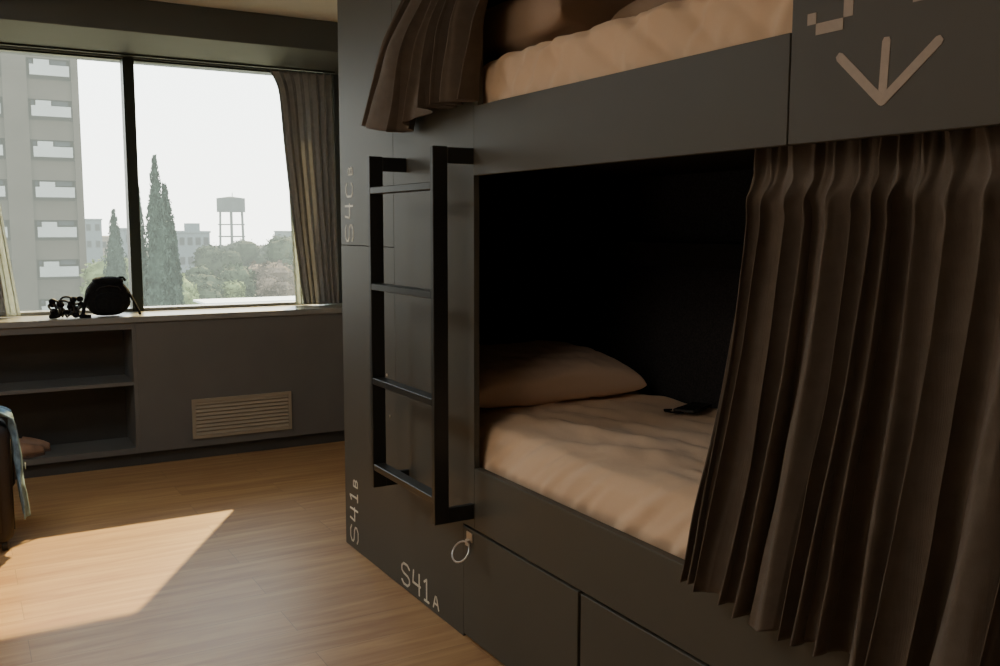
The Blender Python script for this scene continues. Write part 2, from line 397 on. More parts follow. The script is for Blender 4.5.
# large pixel digits and arrow on the sign panel
def pix(m, rows, y0, z0, p):
    for r, row in enumerate(reversed(rows)):
        k = 0
        while k < len(row):
            if row[k] == '#':
                e = k
                while e < len(row) and row[e] == '#': e += 1
                m.box((-.0012, y0-e*p, z0+r*p), (-.0001, y0-k*p, z0+(r+1)*p)); k = e
            else: k += 1
m = MB(); pix(m, [' ### ', '#   #', '#    ', ' ### ', '    #', '    #', '#   #', ' ### '], 1.3155, 1.7655, .0213); m.build('painted_letter', M['paint2'], bunk)
m = MB(); pix(m, ['   # ', '  ## ', ' # # ', '#  # ', '#  # ', '#####', '   # ', '   # '], 1.148, 1.7850, .0213); m.build('painted_digit', M['paint2'], bunk)
m = MB()
strokes(m, [[(1.134, 1.729), (1.138, 1.626)], [(1.235, 1.716), (1.138, 1.625)], [(1.030, 1.713), (1.138, 1.625)]], .0175, lambda a, b: (a, b))
m.build('painted_arrow', M['paint2'], bunk)

# ladder
m = MB()
for y in (2.662, 3.176):
    m.box((-.146, y, .438), (-.094, y+.020, 1.652), .0015, 1)
    for z in (.438, 1.600):
        m.box((-.094, y+.0005, z), (-.0005, y+.0195, z+.050), .0015, 1)
ladder = m.build('ladder', M['steel'], bunk); ladder['label'] = 'black flat-bar steel ladder fixed to the bunk front'
for z in (.517, .840, 1.186, 1.530):
    m = MB(); m.box((-.1455, 2.6825, z-.012), (-.100, 3.1755, z+.012), .002, 1)
    m.build('rung', M['steel'], ladder)
m = MB()
m.box((-.0015, 3.1985-.02, 1.62), (-.0003, 3.1985-.008, 1.64)); m.build('sticker', M['tag'], ladder)

# ------------------------------------------------------------------ bedding
def mattress(name, x0, x1, y0, y1, z0, z1, mat, rf=.07, wr=.006, seed=0, parent=None, bulge=.01, tuck=None):
    """sheet-covered mattress: rounded, wrinkled slab"""
    m = MB()
    def prof(v):        # around from front bottom over the top to the back
        L = [(x0+.012, z0), (x0-bulge, lerp(z0, z1, .45)), (x0+rf*.16, z1-rf*.55), (x0+rf*.5, z1-rf*.18), (x0+rf*1.1, z1-.004), (x0+rf*1.8, z1), ((x0+x1)/2, z1), (x1-.04, z1-.003), (x1-.005, z1-.03), (x1, z0)]
        s = [0, .12, .2, .26, .32, .38, .68, .9, .95, 1]
        for i in range(len(s)-1):
            if v <= s[i+1]+1e-9:
                t = (v-s[i])/(s[i+1]-s[i]); return lerp(L[i][0], L[i+1][0], t), lerp(L[i][1], L[i+1][1], t)
        return L[-1]
    def fn(u, v):
        y = lerp(y0, y1, u); x, z = prof(v)
        e = min(1, (y-y0)/.06, (y1-y)/.06); e = math.sqrt(max(0, 1-(1-max(0, e))**2))
        z = lerp(z0+(z-z0)*.2, z, e)
        front = 1-sst(.22, .36, v)
        if tuck:
            q = max(0, min(1, (y-(tuck-.17))/.20)); k = 1-math.sqrt(max(0, 1-q*q)); z = z0+(z-z0)*(1-.62*k*(1-sst(.38, .62, v))); x += .10*sst(tuck-.02, tuck+.06, y)*(1-sst(.38, .62, v))
        # tension folds on the side, soft folds on the top
        yy = y*8.5+v*7+seed; rid = (1-abs(nz(yy, v*2, seed)*2.2))**2
        w = wr*front*sst(.0, .10, v)*(1.2*nz(y*5+seed+v*5, v*4, seed) + .9*(rid-.4) + .7*nz(y*24+v*14, v*3+seed, 3))
        if tuck:
            fph = (y-1.25*z)/.165*2*PI + 2.2*nz(y*2, z*3, seed); w += -.019*front*sst(.02, .1, v)*(max(0, math.sin(fph))**1.6-.3)*(.5+.8*abs(nz(y*1.3, 4, seed)*2))
        topw = wr*(1-front)*1.2*(nz(y*3.5+x*2.2, x*9+y*2+seed, 7)+.6*nz(y*9-x*4, x*17+seed, 2))
        return Vector((x-w, y, z+topw*e+.3*w))
    m.grid(fn, 170, 70)
    m2 = m.build(name, mat, parent, smooth=True)
    sd = m2.modifiers.new('s', 'SUBSURF'); sd.levels = 1; sd.render_levels = 1
    return m2
lm = mattress('mattress', .046, .935, 1.02, 3.385, .535, .752, M['sheet'], rf=.10, wr=.013, seed=3)
tag(lm, 'mattress of the lower bunk under a smooth tan fitted sheet', 'mattress')
m = MB()
def seamfn(k, n=16):
    return [(.034-.010-.0+.0*k, 0, 0)]
um = mattress('mattress', .030, .93, 1.0, 3.39, 1.675, 1.945, M['sheet'], rf=.07, wr=.012, seed=11, bulge=.002, tuck=2.76)
tag(um, 'mattress of the upper bunk with creased tan sheet seen above the fascia', 'mattress')

def pillow(name, c, L, Wd, H, rot, mat, seed=0, parent=None, tilt=(0, 0)):
    m = MB(); NU, NV = 64, 48
    R = Matrix.Rotation(rot, 4, 'Z') @ Matrix.Rotation(tilt[0], 4, 'X') @ Matrix.Rotation(tilt[1], 4, 'Y')
    def side(sg):
        def fn(u, v):
            a, b = u*2-1, v*2-1
            e = max(0, (1-abs(a)**3.4))*max(0, (1-abs(b)**2.8))
            h = H*(e**.34)
            cx = a*L/2*(1-.09*(1-b*b)*abs(a)**4); cy = b*Wd/2*(1-.10*(1-a*a)*abs(b)**4)
            w = .012*(nz(a*2+seed, b*3, seed)+.6*nz(a*6, b*5+seed, 2))*min(1, e*3)
            d = sg*(h*(.62 if sg > 0 else .38)) + w
            return R @ Vector((cx, cy, d)) + Vector(c)
        return fn
    m.grid(side(1), NU, NV); m.grid(side(-1), NU, NV)
    bmesh.ops.remove_doubles(m.bm, verts=m.bm.verts[:], dist=.0015)
    o = m.build(name, mat, parent, smooth=True)
    sd = o.modifiers.new('s', 'SUBSURF'); sd.levels = 1; sd.render_levels = 1
    return o
p = pillow('pillow', (.47, 3.085, .824), .78, .53, .165, 0, M['pillow'], 2, tilt=(math.radians(7), 0))
tag(p, 'plump tan pillow at the head end of the lower bunk', 'pillow')
# folded flap of the pillowcase opening
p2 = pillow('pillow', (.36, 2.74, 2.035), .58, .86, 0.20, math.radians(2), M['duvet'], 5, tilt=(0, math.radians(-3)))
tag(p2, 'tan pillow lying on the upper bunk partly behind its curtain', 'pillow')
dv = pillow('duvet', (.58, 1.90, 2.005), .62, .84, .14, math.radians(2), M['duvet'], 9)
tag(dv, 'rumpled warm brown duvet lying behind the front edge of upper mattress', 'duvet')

m = MB()
def ruf(u, v):
    a = u*2*PI; r = .055+.030*v+.009*math.sin(a*7+v*3)
    return Vector((.235+1.9*r*math.cos(a), 3.10+.075*v+.012*math.sin(a*3), 2.032+.62*r*math.sin(a)))
m.grid(ruf, 90, 10, True); hm = m.build('pillowcase_hem', M['sheet'], p2, smooth=True); solid(hm, .003); hm['label'] = 'lighter ruffled pillowcase hem'

# phone on the lower bed
ph = empty('smartphone', (.775, 2.475, .763), 'black smartphone lying on the lower bunk sheet beside the curtain', 'phone')
Rz = math.radians(24)
def rb(name, a, b, mat, par, bev): 
    m = MB(); vs = m.box(a, b, bev, 3)
    bmesh.ops.rotate(m.bm, verts=m.bm.verts[:], cent=(0, 0, 0), matrix=Matrix.Rotation(Rz, 3, 'Z'))
    bmesh.ops.translate(m.bm, verts=m.bm.verts[:], vec=ph.location); return m.build(name, mat, par, auto=40)
rb('case', (-.082, -.039, .003), (.082, .039, .0125), M['phone_case'], ph, .004)
rb('screen', (-.077, -.034, .0126), (.077, .034, .0136), M['phone'], ph, .0004)
rb('camera_bump', (.05, .012, .001), (.074, .032, .0029), M['phone'], ph, .0008)
cb = MB()
pts = [Vector((.700+.03*math.cos(t*PI)-.02, 2.475+.012*math.sin(t*PI*2), .765+.004*math.sin(t*PI))) for t in [k/12 for k in range(13)]]
cb.tube([(.705, 2.445, .766), (.69, 2.452, .766), (.672, 2.47, .766), (.665, 2.495, .766), (.675, 2.512, .766), (.70, 2.50, .766)], .0035, 8)
o = cb.build('wrist_strap', M['nylon'], ph, smooth=True)

# ------------------------------------------------------------------ curtains
def drape(name, mat, ztop, zbot, ytop, ybot, xfn, nf, amp, seed, nu=520, nv=90, tape=None, parent=None, zb=None, wander=.45, flare=1.12):
    """pleated cloth on a track: irregular wide ridges with deep narrow valleys; ytop/ybot = (y at u=0, y at u=1)"""
    m = MB(); R = random.Random(seed)
    wd = [R.uniform(.55, 1.5) for _ in range(nf)]; tot = sum(wd); cs = [0]
    for w_ in wd: cs.append(cs[-1]+w_/tot)
    am = [R.uniform(.45, 1.3) for _ in range(nf+1)]; js = [R.uniform(-1, 1)*wander for _ in range(nf+1)]; ln = [R.uniform(-1, 1) for _ in range(nf+1)]
    se = [R.uniform(.1, 1) for _ in range(nf+1)]
    def fn(u, v):
        z = lerp(ztop, zb(u) if zb else zbot, v)
        i = 0
        while i < nf-1 and u > cs[i+1]: i += 1
        f = (u-cs[i])/(cs[i+1]-cs[i]); sm = f*f*(3-2*f)
        below = sst(tape-.01, tape+.06, v) if tape else 1
        s = i+f+lerp(js[i], js[i+1], f)*v*1.1
        A = lerp(am[i], am[i+1], sm); Ln = lerp(ln[i], ln[i+1], sm); S2 = lerp(se[i], se[i+1], sm)
        ph = PI*s
        ridge = 1-2*abs(math.cos(ph))**2.2                     # 1 on ridges, -1 in valleys
        sub = math.sin(2*ph*1.5+Ln*3)*S2                       # a softer fold riding on it
        low = A*(ridge+.38*sub*sst(.2, .9, v)*1.0+.28*sub*(1-v))
        # heading above the tape: narrow tubes, shifted sideways against the folds below
        tb = 1-2*abs(math.cos(PI*(s*1.0+.35*Ln*(1-v/tape if tape else 0))))**.8 if tape else 0
        hd = .75*tb+.25*math.sin(ph*4+Ln*5)
        pin = 1-.45*math.exp(-((v-(tape or 0))/.025)**2) if tape else 1
        w = lerp(hd, low, below)*pin
        grow = lerp(.72, 1.2, v)
        d = -amp*grow*w + amp*.7*nz(u*nf*.55, v*2.2, seed)*v
        if tape: d += .008*(1-below) - .010*math.exp(-((v-tape-.035)/.03)**2)
        yy = lerp(lerp(ytop[0], ytop[1], u), lerp(ybot[0], ybot[1], u), v**flare)
        wdt = abs(lerp(ytop[1]-ytop[0], ybot[1]-ybot[0], v))/nf
        yy += .16*wdt*math.sin(2*ph)*A*below + .30*wdt*Ln*v*math.sin(ph)
        d += .0045*nz(u*nf*2.5, v*7, seed+5)*sst(.1, .5, v) + .003*nz(u*nf*6, v*26, seed+9)*below*math.exp(-((v-(tape or 0)-.05)/.07)**2)
        return Vector((xfn(v, z)+d, yy, z))
    m.grid(fn, nu, nv)
    o = m.build(name, mat, parent, smooth=True)
    solid(o, .0018)
    return o
# lower privacy curtain
track = bx('curtain_track', (.040, .55, 1.588), (.064, 2.62, 1.6005), M['steel'], bunk)
def xl(v, z): return lerp(.052, -.056, max(0, (v-.12)/.88)**1.35)
zbl = lambda u: .588+.030*u*0 + .02*math.sin(u*23)*.4 - .004*math.sin(u*51)+ .028*(u**6)
lc = drape('privacy_curtain', M['curtain'], 1.587, .56, (.56, 1.512), (.60, 1.558), xl, 17, .027, 21, nu=1000, nv=130, tape=.092, zb=zbl, flare=1.65)
tag(lc, 'long taupe pleated curtain hanging half drawn across the lower bunk', 'curtain')
# upper privacy curtain (bunched at the far end, hanging over the fascia)
def xu(v, z): return lerp(.03, -.062, sst(.15, .72, v))
zbu = lambda u: lerp(1.792, 1.800, u)-.06*math.exp(-((u-.62)/.26)**2)
uc = drape('privacy_curtain', M['curtain'], 2.50, 1.79, (2.50, 2.98), (2.615, 3.43), xu, 8, .036, 5, nu=500, nv=100, tape=.10, zb=zbu)
tag(uc, 'short bunched taupe curtain hanging out of the upper bunk opening', 'curtain')
bx('curtain_track', (.028, 1.37, 2.52), (.050, 2.96, 2.545), M['steel'], bunk)
# window curtains: u runs along x here, so build in x
def wdrape(name, mat, ztop, zbot, xt, xb, y0, nf, amp, seed, nu=260, nv=70, parent=None, tape=.07, dy=0, curve=1.0, ybow=0):
    m = MB(); R = random.Random(seed); jit = [R.uniform(-.3, .3) for _ in range(nf+3)]; am = [R.uniform(.5, 1.2) for _ in range(nf+3)]
    def fn(u, v):
        f = u*nf; i = int(f); fr_ = f-i
        s = f+lerp(jit[i], jit[i+1], fr_)*v; A = lerp(am[i], am[i+1], fr_)
        ph = 2*PI*s
        top = 1 if v > tape+.06 else lerp(.55, 1, abs(v-tape)/.1 if v > tape else min(1, (tape-v)/.07))
        ww = math.sin(ph)
        x = lerp(lerp(xt[0], xt[1], u), lerp(xb[0], xb[1], u), v**curve)
        pin = -.055*math.exp(-(v/.05)**1.5)*(1-u)**3
        return Vector((x+pin+.2*abs(xt[1]-xt[0])/nf*math.sin(2*ph), y0+dy*v+ybow*math.sin(v*PI)+amp*A*top*(ww+.25*nz(u*9, v*4, seed)), lerp(ztop, zbot, v)))
    m.grid(fn, nu, nv); o = m.build(name, mat, parent, smooth=True); solid(o, .0016); return o
rc = empty('window_curtain', (.6, 6.0, .89), 'grey-brown pleated curtain gathered at the right end of the window', 'curtain')
wdrape('cloth', M['wcurtain'], 2.388, .893, (.395, .752), (.535, .772), 5.985, 7, .024, 4, parent=rc, curve=1.3)
l = wdrape('lining', M['lining'], 2.33, .893, (.445, .53), (.490, .58), 6.030, 2, .012, 9, nu=60, parent=rc, curve=1.3); l['label'] = 'pale lining at the window side of the curtain'
lc2 = empty('window_curtain', (-1.4, 6.0, .89), 'grey-brown curtain at the left end of the window, leaning out at the foot', 'curtain')
wdrape('cloth', M['wcurtain'], 2.388, .893, (-1.72, -1.30), (-1.66, -1.200), 5.975, 8, .022, 14, parent=lc2, curve=1.3)
l = wdrape('lining', M['lining'], 2.33, .893, (-1.40, -1.27), (-1.32, -1.135), 6.03, 3, .010, 19, nu=60, parent=lc2, curve=1.3); l['label'] = 'pale lining at the window side of the curtain'
tr_ = bx('curtain_rail', (WX0, 5.978, 2.397), (WX1-.03, 5.992, 2.4075), M['frame']); tag(tr_, 'slim dark curtain rail fixed under the beam above the window', 'curtain rail')

# ------------------------------------------------------------------ backpack on the ledge
bp_ = empty('backpack', (-.69, 5.84, .888), 'small black rounded backpack standing on the ledge left of the mullion', 'bag')
def bdisp(p):
    q = p.copy(); t = (p.z+.11)/.22
    q.x *= lerp(1.0, .74, sst(.5, 1, t))*lerp(.86, 1, sst(0, .35, t)); q.x += .006*nz(p.z*20, p.y*20, 1)
    q.y += .008*nz(p.x*15, p.z*15, 4); return q
m = MB(); m.ell((-.690, 5.845, .998), (.122, .075, .1095), (2.8, 3.6), 48, 28, bdisp); m.build('body', M['nylon'], bp_, smooth=True)
m = MB(); m.ell((-.690, 5.780, .965), (.078, .030, .060), (3, 3), 32, 16); m.build('front_pocket', M['nylon'], bp_, smooth=True)
m = MB(); m.ell((-.685, 5.840, 1.088), (.084, .070, .026), (3, 2.6), 32, 12, bdisp); m.build('top_flap', M['nylon'], bp_, smooth=True)
m = MB(); m.tube([(-.640, 5.83, 1.093), (-.625, 5.82, 1.108), (-.605, 5.82, 1.108), (-.592, 5.82, 1.088)], .007, 8); m.build('carry_handle', M['nylon'], bp_, smooth=True)
for pts in ([(-.780, 5.82, 1.045), (-.806, 5.80, 1.005), (-.822, 5.785, .955), (-.832, 5.775, .905), (-.818, 5.77, .893), (-.79, 5.765, .893)],
            [(-.585, 5.83, 1.04), (-.566, 5.82, 1.00), (-.548, 5.80, .955), (-.530, 5.785, .912), (-.526, 5.775, .893)]):
    m = MB(); m.tube(pts, [.012, .012, .014, .014, .013, .010], 8, flat=.5) if len(pts) == 6 else m.tube(pts, .013, 8, flat=.5); m.build('shoulder_strap', M['nylon'], bp_, smooth=True)
m = MB(); m.tube([(-.782, 5.80, 1.01), (-.74, 5.765, 1.055), (-.69, 5.758, 1.065), (-.64, 5.765, 1.055), (-.598, 5.80, 1.01)], .0028, 6); m.build('zip', M['rubber'], bp_, smooth=True)

# sprig-like tangle beside the backpack: curled cord with small dark beads
tgl = empty('beaded_cord', (-.93, 5.80, .886), 'tangled dark cord with small dark beads lying on ledge beside backpack', 'cord')
R = random.Random(3); pts = []; NP = 150
for k in range(NP):
    t = k/(NP-1); env = math.sin(PI*min(1, t*1.02))**.5
    pts.append((lerp(-.985, -.850, .5-.5*math.cos(t*PI*3))+.020*math.sin(t*71), 5.80+.034*math.cos(t*47), .893+.165*env*abs(math.sin(t*29))*(.35+.65*abs(math.sin(t*7+.6)))*lerp(.6, 1, .5-.5*math.cos(t*PI*3))))
m = MB(); m.tube(pts, .006, 7); m.build('cord', M['rubber'], tgl, smooth=True)
for k in range(0, NP, 7):
    m = MB(); x, y, z = pts[k]; m.ell((x, y, z+.002), (.019, .014, .016), nu=12, nv=8); m.build('bead', M['nylon'], tgl, smooth=True)

# ------------------------------------------------------------------ luggage and jeans, shoes
lug = empty('suitcase', (-1.52, 4.58, 0), 'dark brown soft suitcase standing upright on the floor at the left edge', 'suitcase')
m = MB(); m.box((-1.70, 4.46, .035), (-1.285, 4.74, .555), .045, 5); m.build('body', M['lug'], lug, auto=60)
m = MB(); m.box((-1.65, 4.435, .09), (-1.335, 4.462, .40), .012, 3); m.build('front_pocket', M['lug'], lug, auto=60)
m = MB()
zz = [(-1.70, 4.53), ]
m.tube([(-1.703, 4.53, .08), (-1.703, 4.53, .51), (-1.66, 4.53, .557), (-1.33, 4.53, .557), (-1.283, 4.53, .51), (-1.283, 4.53, .08)], .004, 6); m.build('zip', M['rubber'], lug, smooth=True)
m = MB(); m.tube([(-1.57, 4.60, .550), (-1.57, 4.60, .585), (-1.41, 4.60, .585), (-1.41, 4.60, .550)], .010, 8); m.build('carry_handle', M['rubber'], lug, smooth=True)
m = MB(); m.tube([(-1.281, 4.72, .22), (-1.268, 4.72, .24), (-1.268, 4.72, .36), (-1.281, 4.72, .38)], .007, 8); m.build('side_handle', M['rubber'], lug, smooth=True)
for x in (-1.66, -1.325):
    for y in (4.50, 4.70):
        m = MB(); m.tube([(x-.011, y, .022), (x+.011, y, .022)], .022, 16); m.build('wheel', M['rubber'], lug, auto=40)
# jeans draped over the near right corner
m = MB()
path = [(-1.50, .590), (-1.40, .592), (-1.32, .588), (-1.272, .565), (-1.252, .50), (-1.246, .40), (-1.238, .30), (-1.228, .20), (-1.222, .115)]
def jf(u, v):
    t = u*(len(path)-1); i = min(int(t), len(path)-2); f = t-i
    x, z = lerp(path[i][0], path[i+1][0], f), lerp(path[i][1], path[i+1][1], f)
    y = lerp(4.470, 4.700, v) + .02*nz(u*3, v, 2) + .035*u*(.5-v)
    w = .012*math.sin(v*PI*4+u*4)+.010*nz(u*7, v*6, 5)
    return Vector((x-.013*sst(.3, .5, u)+w*sst(.25, .5, u)+.006, y, z+w*(1-sst(.2, .45, u))+.014))
m.grid(jf, 70, 36); je = m.build('jeans', M['denim'], None, smooth=True); solid(je, .006, 1)
tag(je, 'faded light blue jeans draped over the side of the dark suitcase', 'clothing')
m = MB()
m.box((-1.2255, 4.555, .335), (-1.2235, 4.585, .36), .0003, 1)
jt = m.build('paper_tag', M['tag'], je)

def shoe(name, loc, rz, label):
    r = empty(name, loc, label, 'shoe', 'pair of tan shoes on the bottom shelf')
    T_ = Matrix.Translation(loc) @ Matrix.Rotation(rz, 4, 'Z')
    L = .25
    def half(t): return .030+.016*math.sin(PI*min(1, t*1.0))**.7+.006*math.sin(2*PI*(t-.25))
    m = MB(); n = 28; out = []
    for k in range(n):
        a = 2*PI*k/n; t = (1-math.cos(a))/2
        out.append((t*L-.125, math.copysign(half(t)*abs(math.sin(a))**.6, math.sin(a))))
    m.prism(out, 2, 0, .016); bmesh.ops.transform(m.bm, matrix=T_, verts=m.bm.verts[:]); m.build('sole', M['sole'], r)
    m = MB()
    def up(u, v):
        t = lerp(.02, .98, u); a = lerp(-PI/2, PI/2, v)*1.0
        h = table([(0, .082), (.25, .076), (.42, .076), (.6, .066), (.85, .046), (1, .026)], t)
        w = half(t)*(max(.05, math.sin(PI*t)))**.3*.96
        s = math.sin(a)
        open_ = 1 if t > .42 else .0
        z = .014+h*(math.cos(a)**.5 if open_ else (math.cos(a)**.5 if abs(s) > .72 else .70-.0))
        if not open_ and abs(s) <= .72: z = .014+h*.35
        return T_ @ Vector((t*L-.125, w*s, z))
    m.grid(up, 50, 24); o = m.build('upper', M['leather'], r, smooth=True); solid(o, .003)
    m = MB()
    for k in range(3):
        t = .47+.06*k
        m.tube([T_ @ Vector((t*L-.125, s*.024, .014+table([(.42, .058), (.6, .05)], t)*(1-(abs(s)*.5)**2)+.003)) for s in (-1, -.5, 0, .5, 1)], .0022, 6)
    m.build('laces', M['sole'], r, smooth=True)
shoe('shoe', (-1.185, 5.805, .1125), math.radians(8), 'tan brown shoe at the front of the bottom shelf beside the suitcase')
shoe('shoe', (-1.145, 5.935, .1125), math.radians(-12), 'tan brown shoe at the back of the bottom shelf')

# ------------------------------------------------------------------ outside the window
GZ = -5.0
gr = bx('ground', (-60, 12, GZ-.2), (160, 330, GZ), M['ground']); struct(gr)
tower = empty('apartment_tower', (3, 84, GZ), 'tall beige concrete apartment tower with stacked white balconies', 'building')
TY = 80.0
bx('wall', (-14, TY+1.4, GZ), (7.4, TY+16, 28), M['conc2'], tower)
for a, b_ in ((2.3, 3.95), (7.0, 7.5), (-2.6, -1.3)): bx('pier', (a, TY-.25, GZ), (b_, TY+1.39, 28), M['conc'], tower)
fl = 3.02
z = 4.119-3*fl - .35
for k in range(11):
    zz_ = z+fl*k
    if zz_ > 26: break
    bx('floor_band', (3.95, TY, zz_+1.15), (7.0, TY+1.39, zz_+2.62), M['conc'], tower); bx('floor_band', (-1.3, TY, zz_+1.15), (2.3, TY+1.39, zz_+2.62), M['conc'], tower)
    for x0_, x1_ in ((4.15, 6.85), (-1.1, 2.1)):
        m = MB(); m.box((x0_, TY-.5, zz_-.15), (x1_, TY-.38, zz_+.62)); m.box((x0_+.3, TY-.5, zz_+.62), (x0_+1.35, TY-.38, zz_+1.0))
        bl = m.build('balcony', M['white'], tower)
        bx('window_opening', (x0_+1.5, TY+.2, zz_+.75), (x1_-.1, TY+.3, zz_+1.08), M['dglass'], bl); bx('window_opening', (x0_+.02, TY+.2, zz_+.75), (x0_+.24, TY+.3, zz_+1.05), M['dglass'], bl)
# water tower
wt = empty('water_tower', (49.5, 201, GZ), 'grey water tower with a drum tank on a lattice of legs', 'water tower')
m = MB(); m.tube([(49.56, 201, 4.5), (49.56, 201, 7.4)], 2.9, 24); m.build('tank', M['tank'], wt, auto=40)
m = MB(); m.tube([(49.56, 201, 7.4), (49.56, 201, 7.75)], [2.9, .3], 24); m.tube([(49.9, 201, 7.7), (49.9, 201, 8.6)], .08, 6); m.build('tank_roof', M['tank'], wt)
for k in range(6):
    a = 2*PI*(k+.3)/6; m = MB(); m.tube([(49.56+2.55*math.cos(a), 201+2.55*math.sin(a), 4.5), (49.56+2.8*math.cos(a), 201+2.8*math.sin(a), GZ)], .20, 8); m.build('leg', M['tank'], wt)
for zz_ in (1.9, -.6):
    m = MB(); m.tube([(49.56+2.65*math.cos(2*PI*k/24), 201+2.65*math.sin(2*PI*k/24), zz_) for k in range(24)], .13, 6, closed=True); m.build('ring_brace', M['tank'], wt)
# houses
def house(name, x0, x1, y, zt, mat, label, dep=12, win=4, extra=True):
    r = empty(name, ((x0+x1)/2, y+dep/2, GZ), label, 'building')
    bx('wall', (x0, y, GZ), (x1, y+dep, zt), mat, r)
    bx('parapet', (x0-.12, y-.12, zt), (x1+.12, y+dep+.12, zt+.25), mat, r)
    for j in range(2):
        for k in range(win):
            xx = lerp(x0, x1, (k+.5)/win); bx('window_opening', (xx-.32, y-.06, zt-1.6-2.6*j), (xx+.32, y-.01, zt-.6-2.6*j), M['dglass'], r)
    if extra:
        bx('roof_hut', (lerp(x0, x1, .45), y+2, zt+.25), (lerp(x0, x1, .8), y+5, zt+1.3), mat, r)
house('house', 24.4, 28.6, 130, .6, M['bld1'], 'pale blue flat-roofed building right of the tall cypress')
house('house', 16.3, 18.9, 160, 2.4, M['bld1'], 'pale grey-blue block right behind the edge of the apartment tower', extra=False, win=2)
house('house', 19.3, 23.2, 165, -.4, M['bld2'], 'low sandy building between the tower and the small cypress', extra=False)
house('house', 17.4, 18.6, 128, 1.0, M['bld1'], 'narrow pale block just left of window mullion', extra=False, win=1)
house('house', 62, 74, 200, .3, M['bld1'], 'long low pale block on the horizon at the right of the view', win=6)
rf = empty('flat_roof', (14, 55, GZ), 'low building with a white flat roof below the trees', 'building')
bx('wall', (10.2, 51.2, GZ), (17.8, 53.8, -2.75), M['white'], rf); bx('roof', (10.0, 51, -2.75), (18.0, 54, -2.64), M['bld3'], rf)
# trees
def leafcloud(m, c, r, n, s, R, shape=None):
    for _ in range(n):
        while True:
            p = Vector((R.uniform(-1, 1), R.uniform(-1, 1), R.uniform(-1, 1)))
            if .45 < p.length < 1: break
        q = Vector((p.x*r[0], p.y*r[1], p.z*r[2])) if shape is None else shape(p)
        q += Vector(c); d = [Vector((R.uniform(-1, 1), R.uniform(-1, 1), R.uniform(-1, 1))).normalized()*s*R.uniform(.6, 1.3) for _ in range(3)]
        m.bm.faces.new([m.bm.verts.new(q+v) for v in d])
def cypress(x, y, zt, zb_, w, label, seed, n=2600):
    R = random.Random(seed)
    r = empty('cypress_tree', (x, y, GZ), label, 'tree', None)
    H = zt-zb_
    def rad(t): return w*(.03+.97*math.sin(PI*min(1, (1-t)**.95*.60))**1.0) if t < 1 else 0
    m = MB()
    def body(u, v):
        a = u*2*PI; rr = rad(v)*.82*(1+.35*nz(math.cos(a)*2+seed, math.sin(a)*2, v*H*.9))
        if v >= 1: rr = 0.01
        return Vector((x+rr*math.cos(a), y+rr*math.sin(a), zb_+H*.97*v))
    m.grid(body, 26, 40, True)
    for _ in range(n):
        t = R.random()**1.15; a = R.random()*2*PI; rr = rad(t)*R.uniform(.75, 1.08)*(1+.3*nz(math.cos(a)*2+seed, math.sin(a)*2, t*H*.9))
        q = Vector((x+rr*math.cos(a), y+rr*math.sin(a), zb_+H*t)); s = .14
        d = [Vector((R.uniform(-1, 1)*.7, R.uniform(-1, 1)*.7, R.uniform(-1, 1.8)))*s for _ in range(3)]
        m.bm.faces.new([m.bm.verts.new(q+v) for v in d])
    m.build('foliage', M['leaf1'], r)
    m = MB(); m.tube([(x, y, GZ), (x, y, zb_+.5)], [.16, .12], 8); m.build('trunk', M['bark'], r)
cypress(6.60, 45, 4.45, GZ+.5, .62, 'tallest slender cypress with a pointed tip right of mullion', 1, 3000)
cypress(7.12, 45.6, 3.3, GZ+.5, .66, 'broad cypress shoulder to shoulder right of the tallest one', 2, 3000)
cypress(5.98, 46.0, 3.2, GZ+.5, .42, 'cypress half hidden behind the window mullion', 3, 2200)
cypress(7.62, 46.6, 1.55, GZ+.5, .30, 'low thin cypress at the right foot of the cypress row', 4, 1500)
cypress(6.86, 60, 2.3, -3.2, .62, 'small lone cypress between the apartment tower and mullion', 5, 1800)
def tree(x, y, zt, r, mat, label, seed, n=1500):
    R = random.Random(seed); e = empty('broadleaf_tree', (x, y, GZ), label, 'tree', 'hazy trees below the horizon')
    m = MB(); cz = zt-r*.75
    for k in range(7):
        a = R.uniform(0, 2*PI); d = R.uniform(0, .6)*r
        c = (x+d*math.cos(a), y+d*math.sin(a), cz+R.uniform(-.35, .3)*r); rr = r*R.uniform(.35, .55)
        m.ell(c, (rr, rr, rr*.85), nu=12, nv=8, disp=lambda p: p*(1+.25*nz(p.x*1.5, p.y*1.5+seed, p.z*1.5)))
        leafcloud(m, c, (rr*1.2, rr*1.2, rr*1.05), n//7, .17*r**.4, R)
    m.build('crown', mat, e)
    m = MB(); m.tube([(x, y, GZ), (x+.1, y, cz)], [.2, .12], 8); m.build('trunk', M['bark'], e)
TL = 'bushy hazy tree in the belt of trees below the horizon'
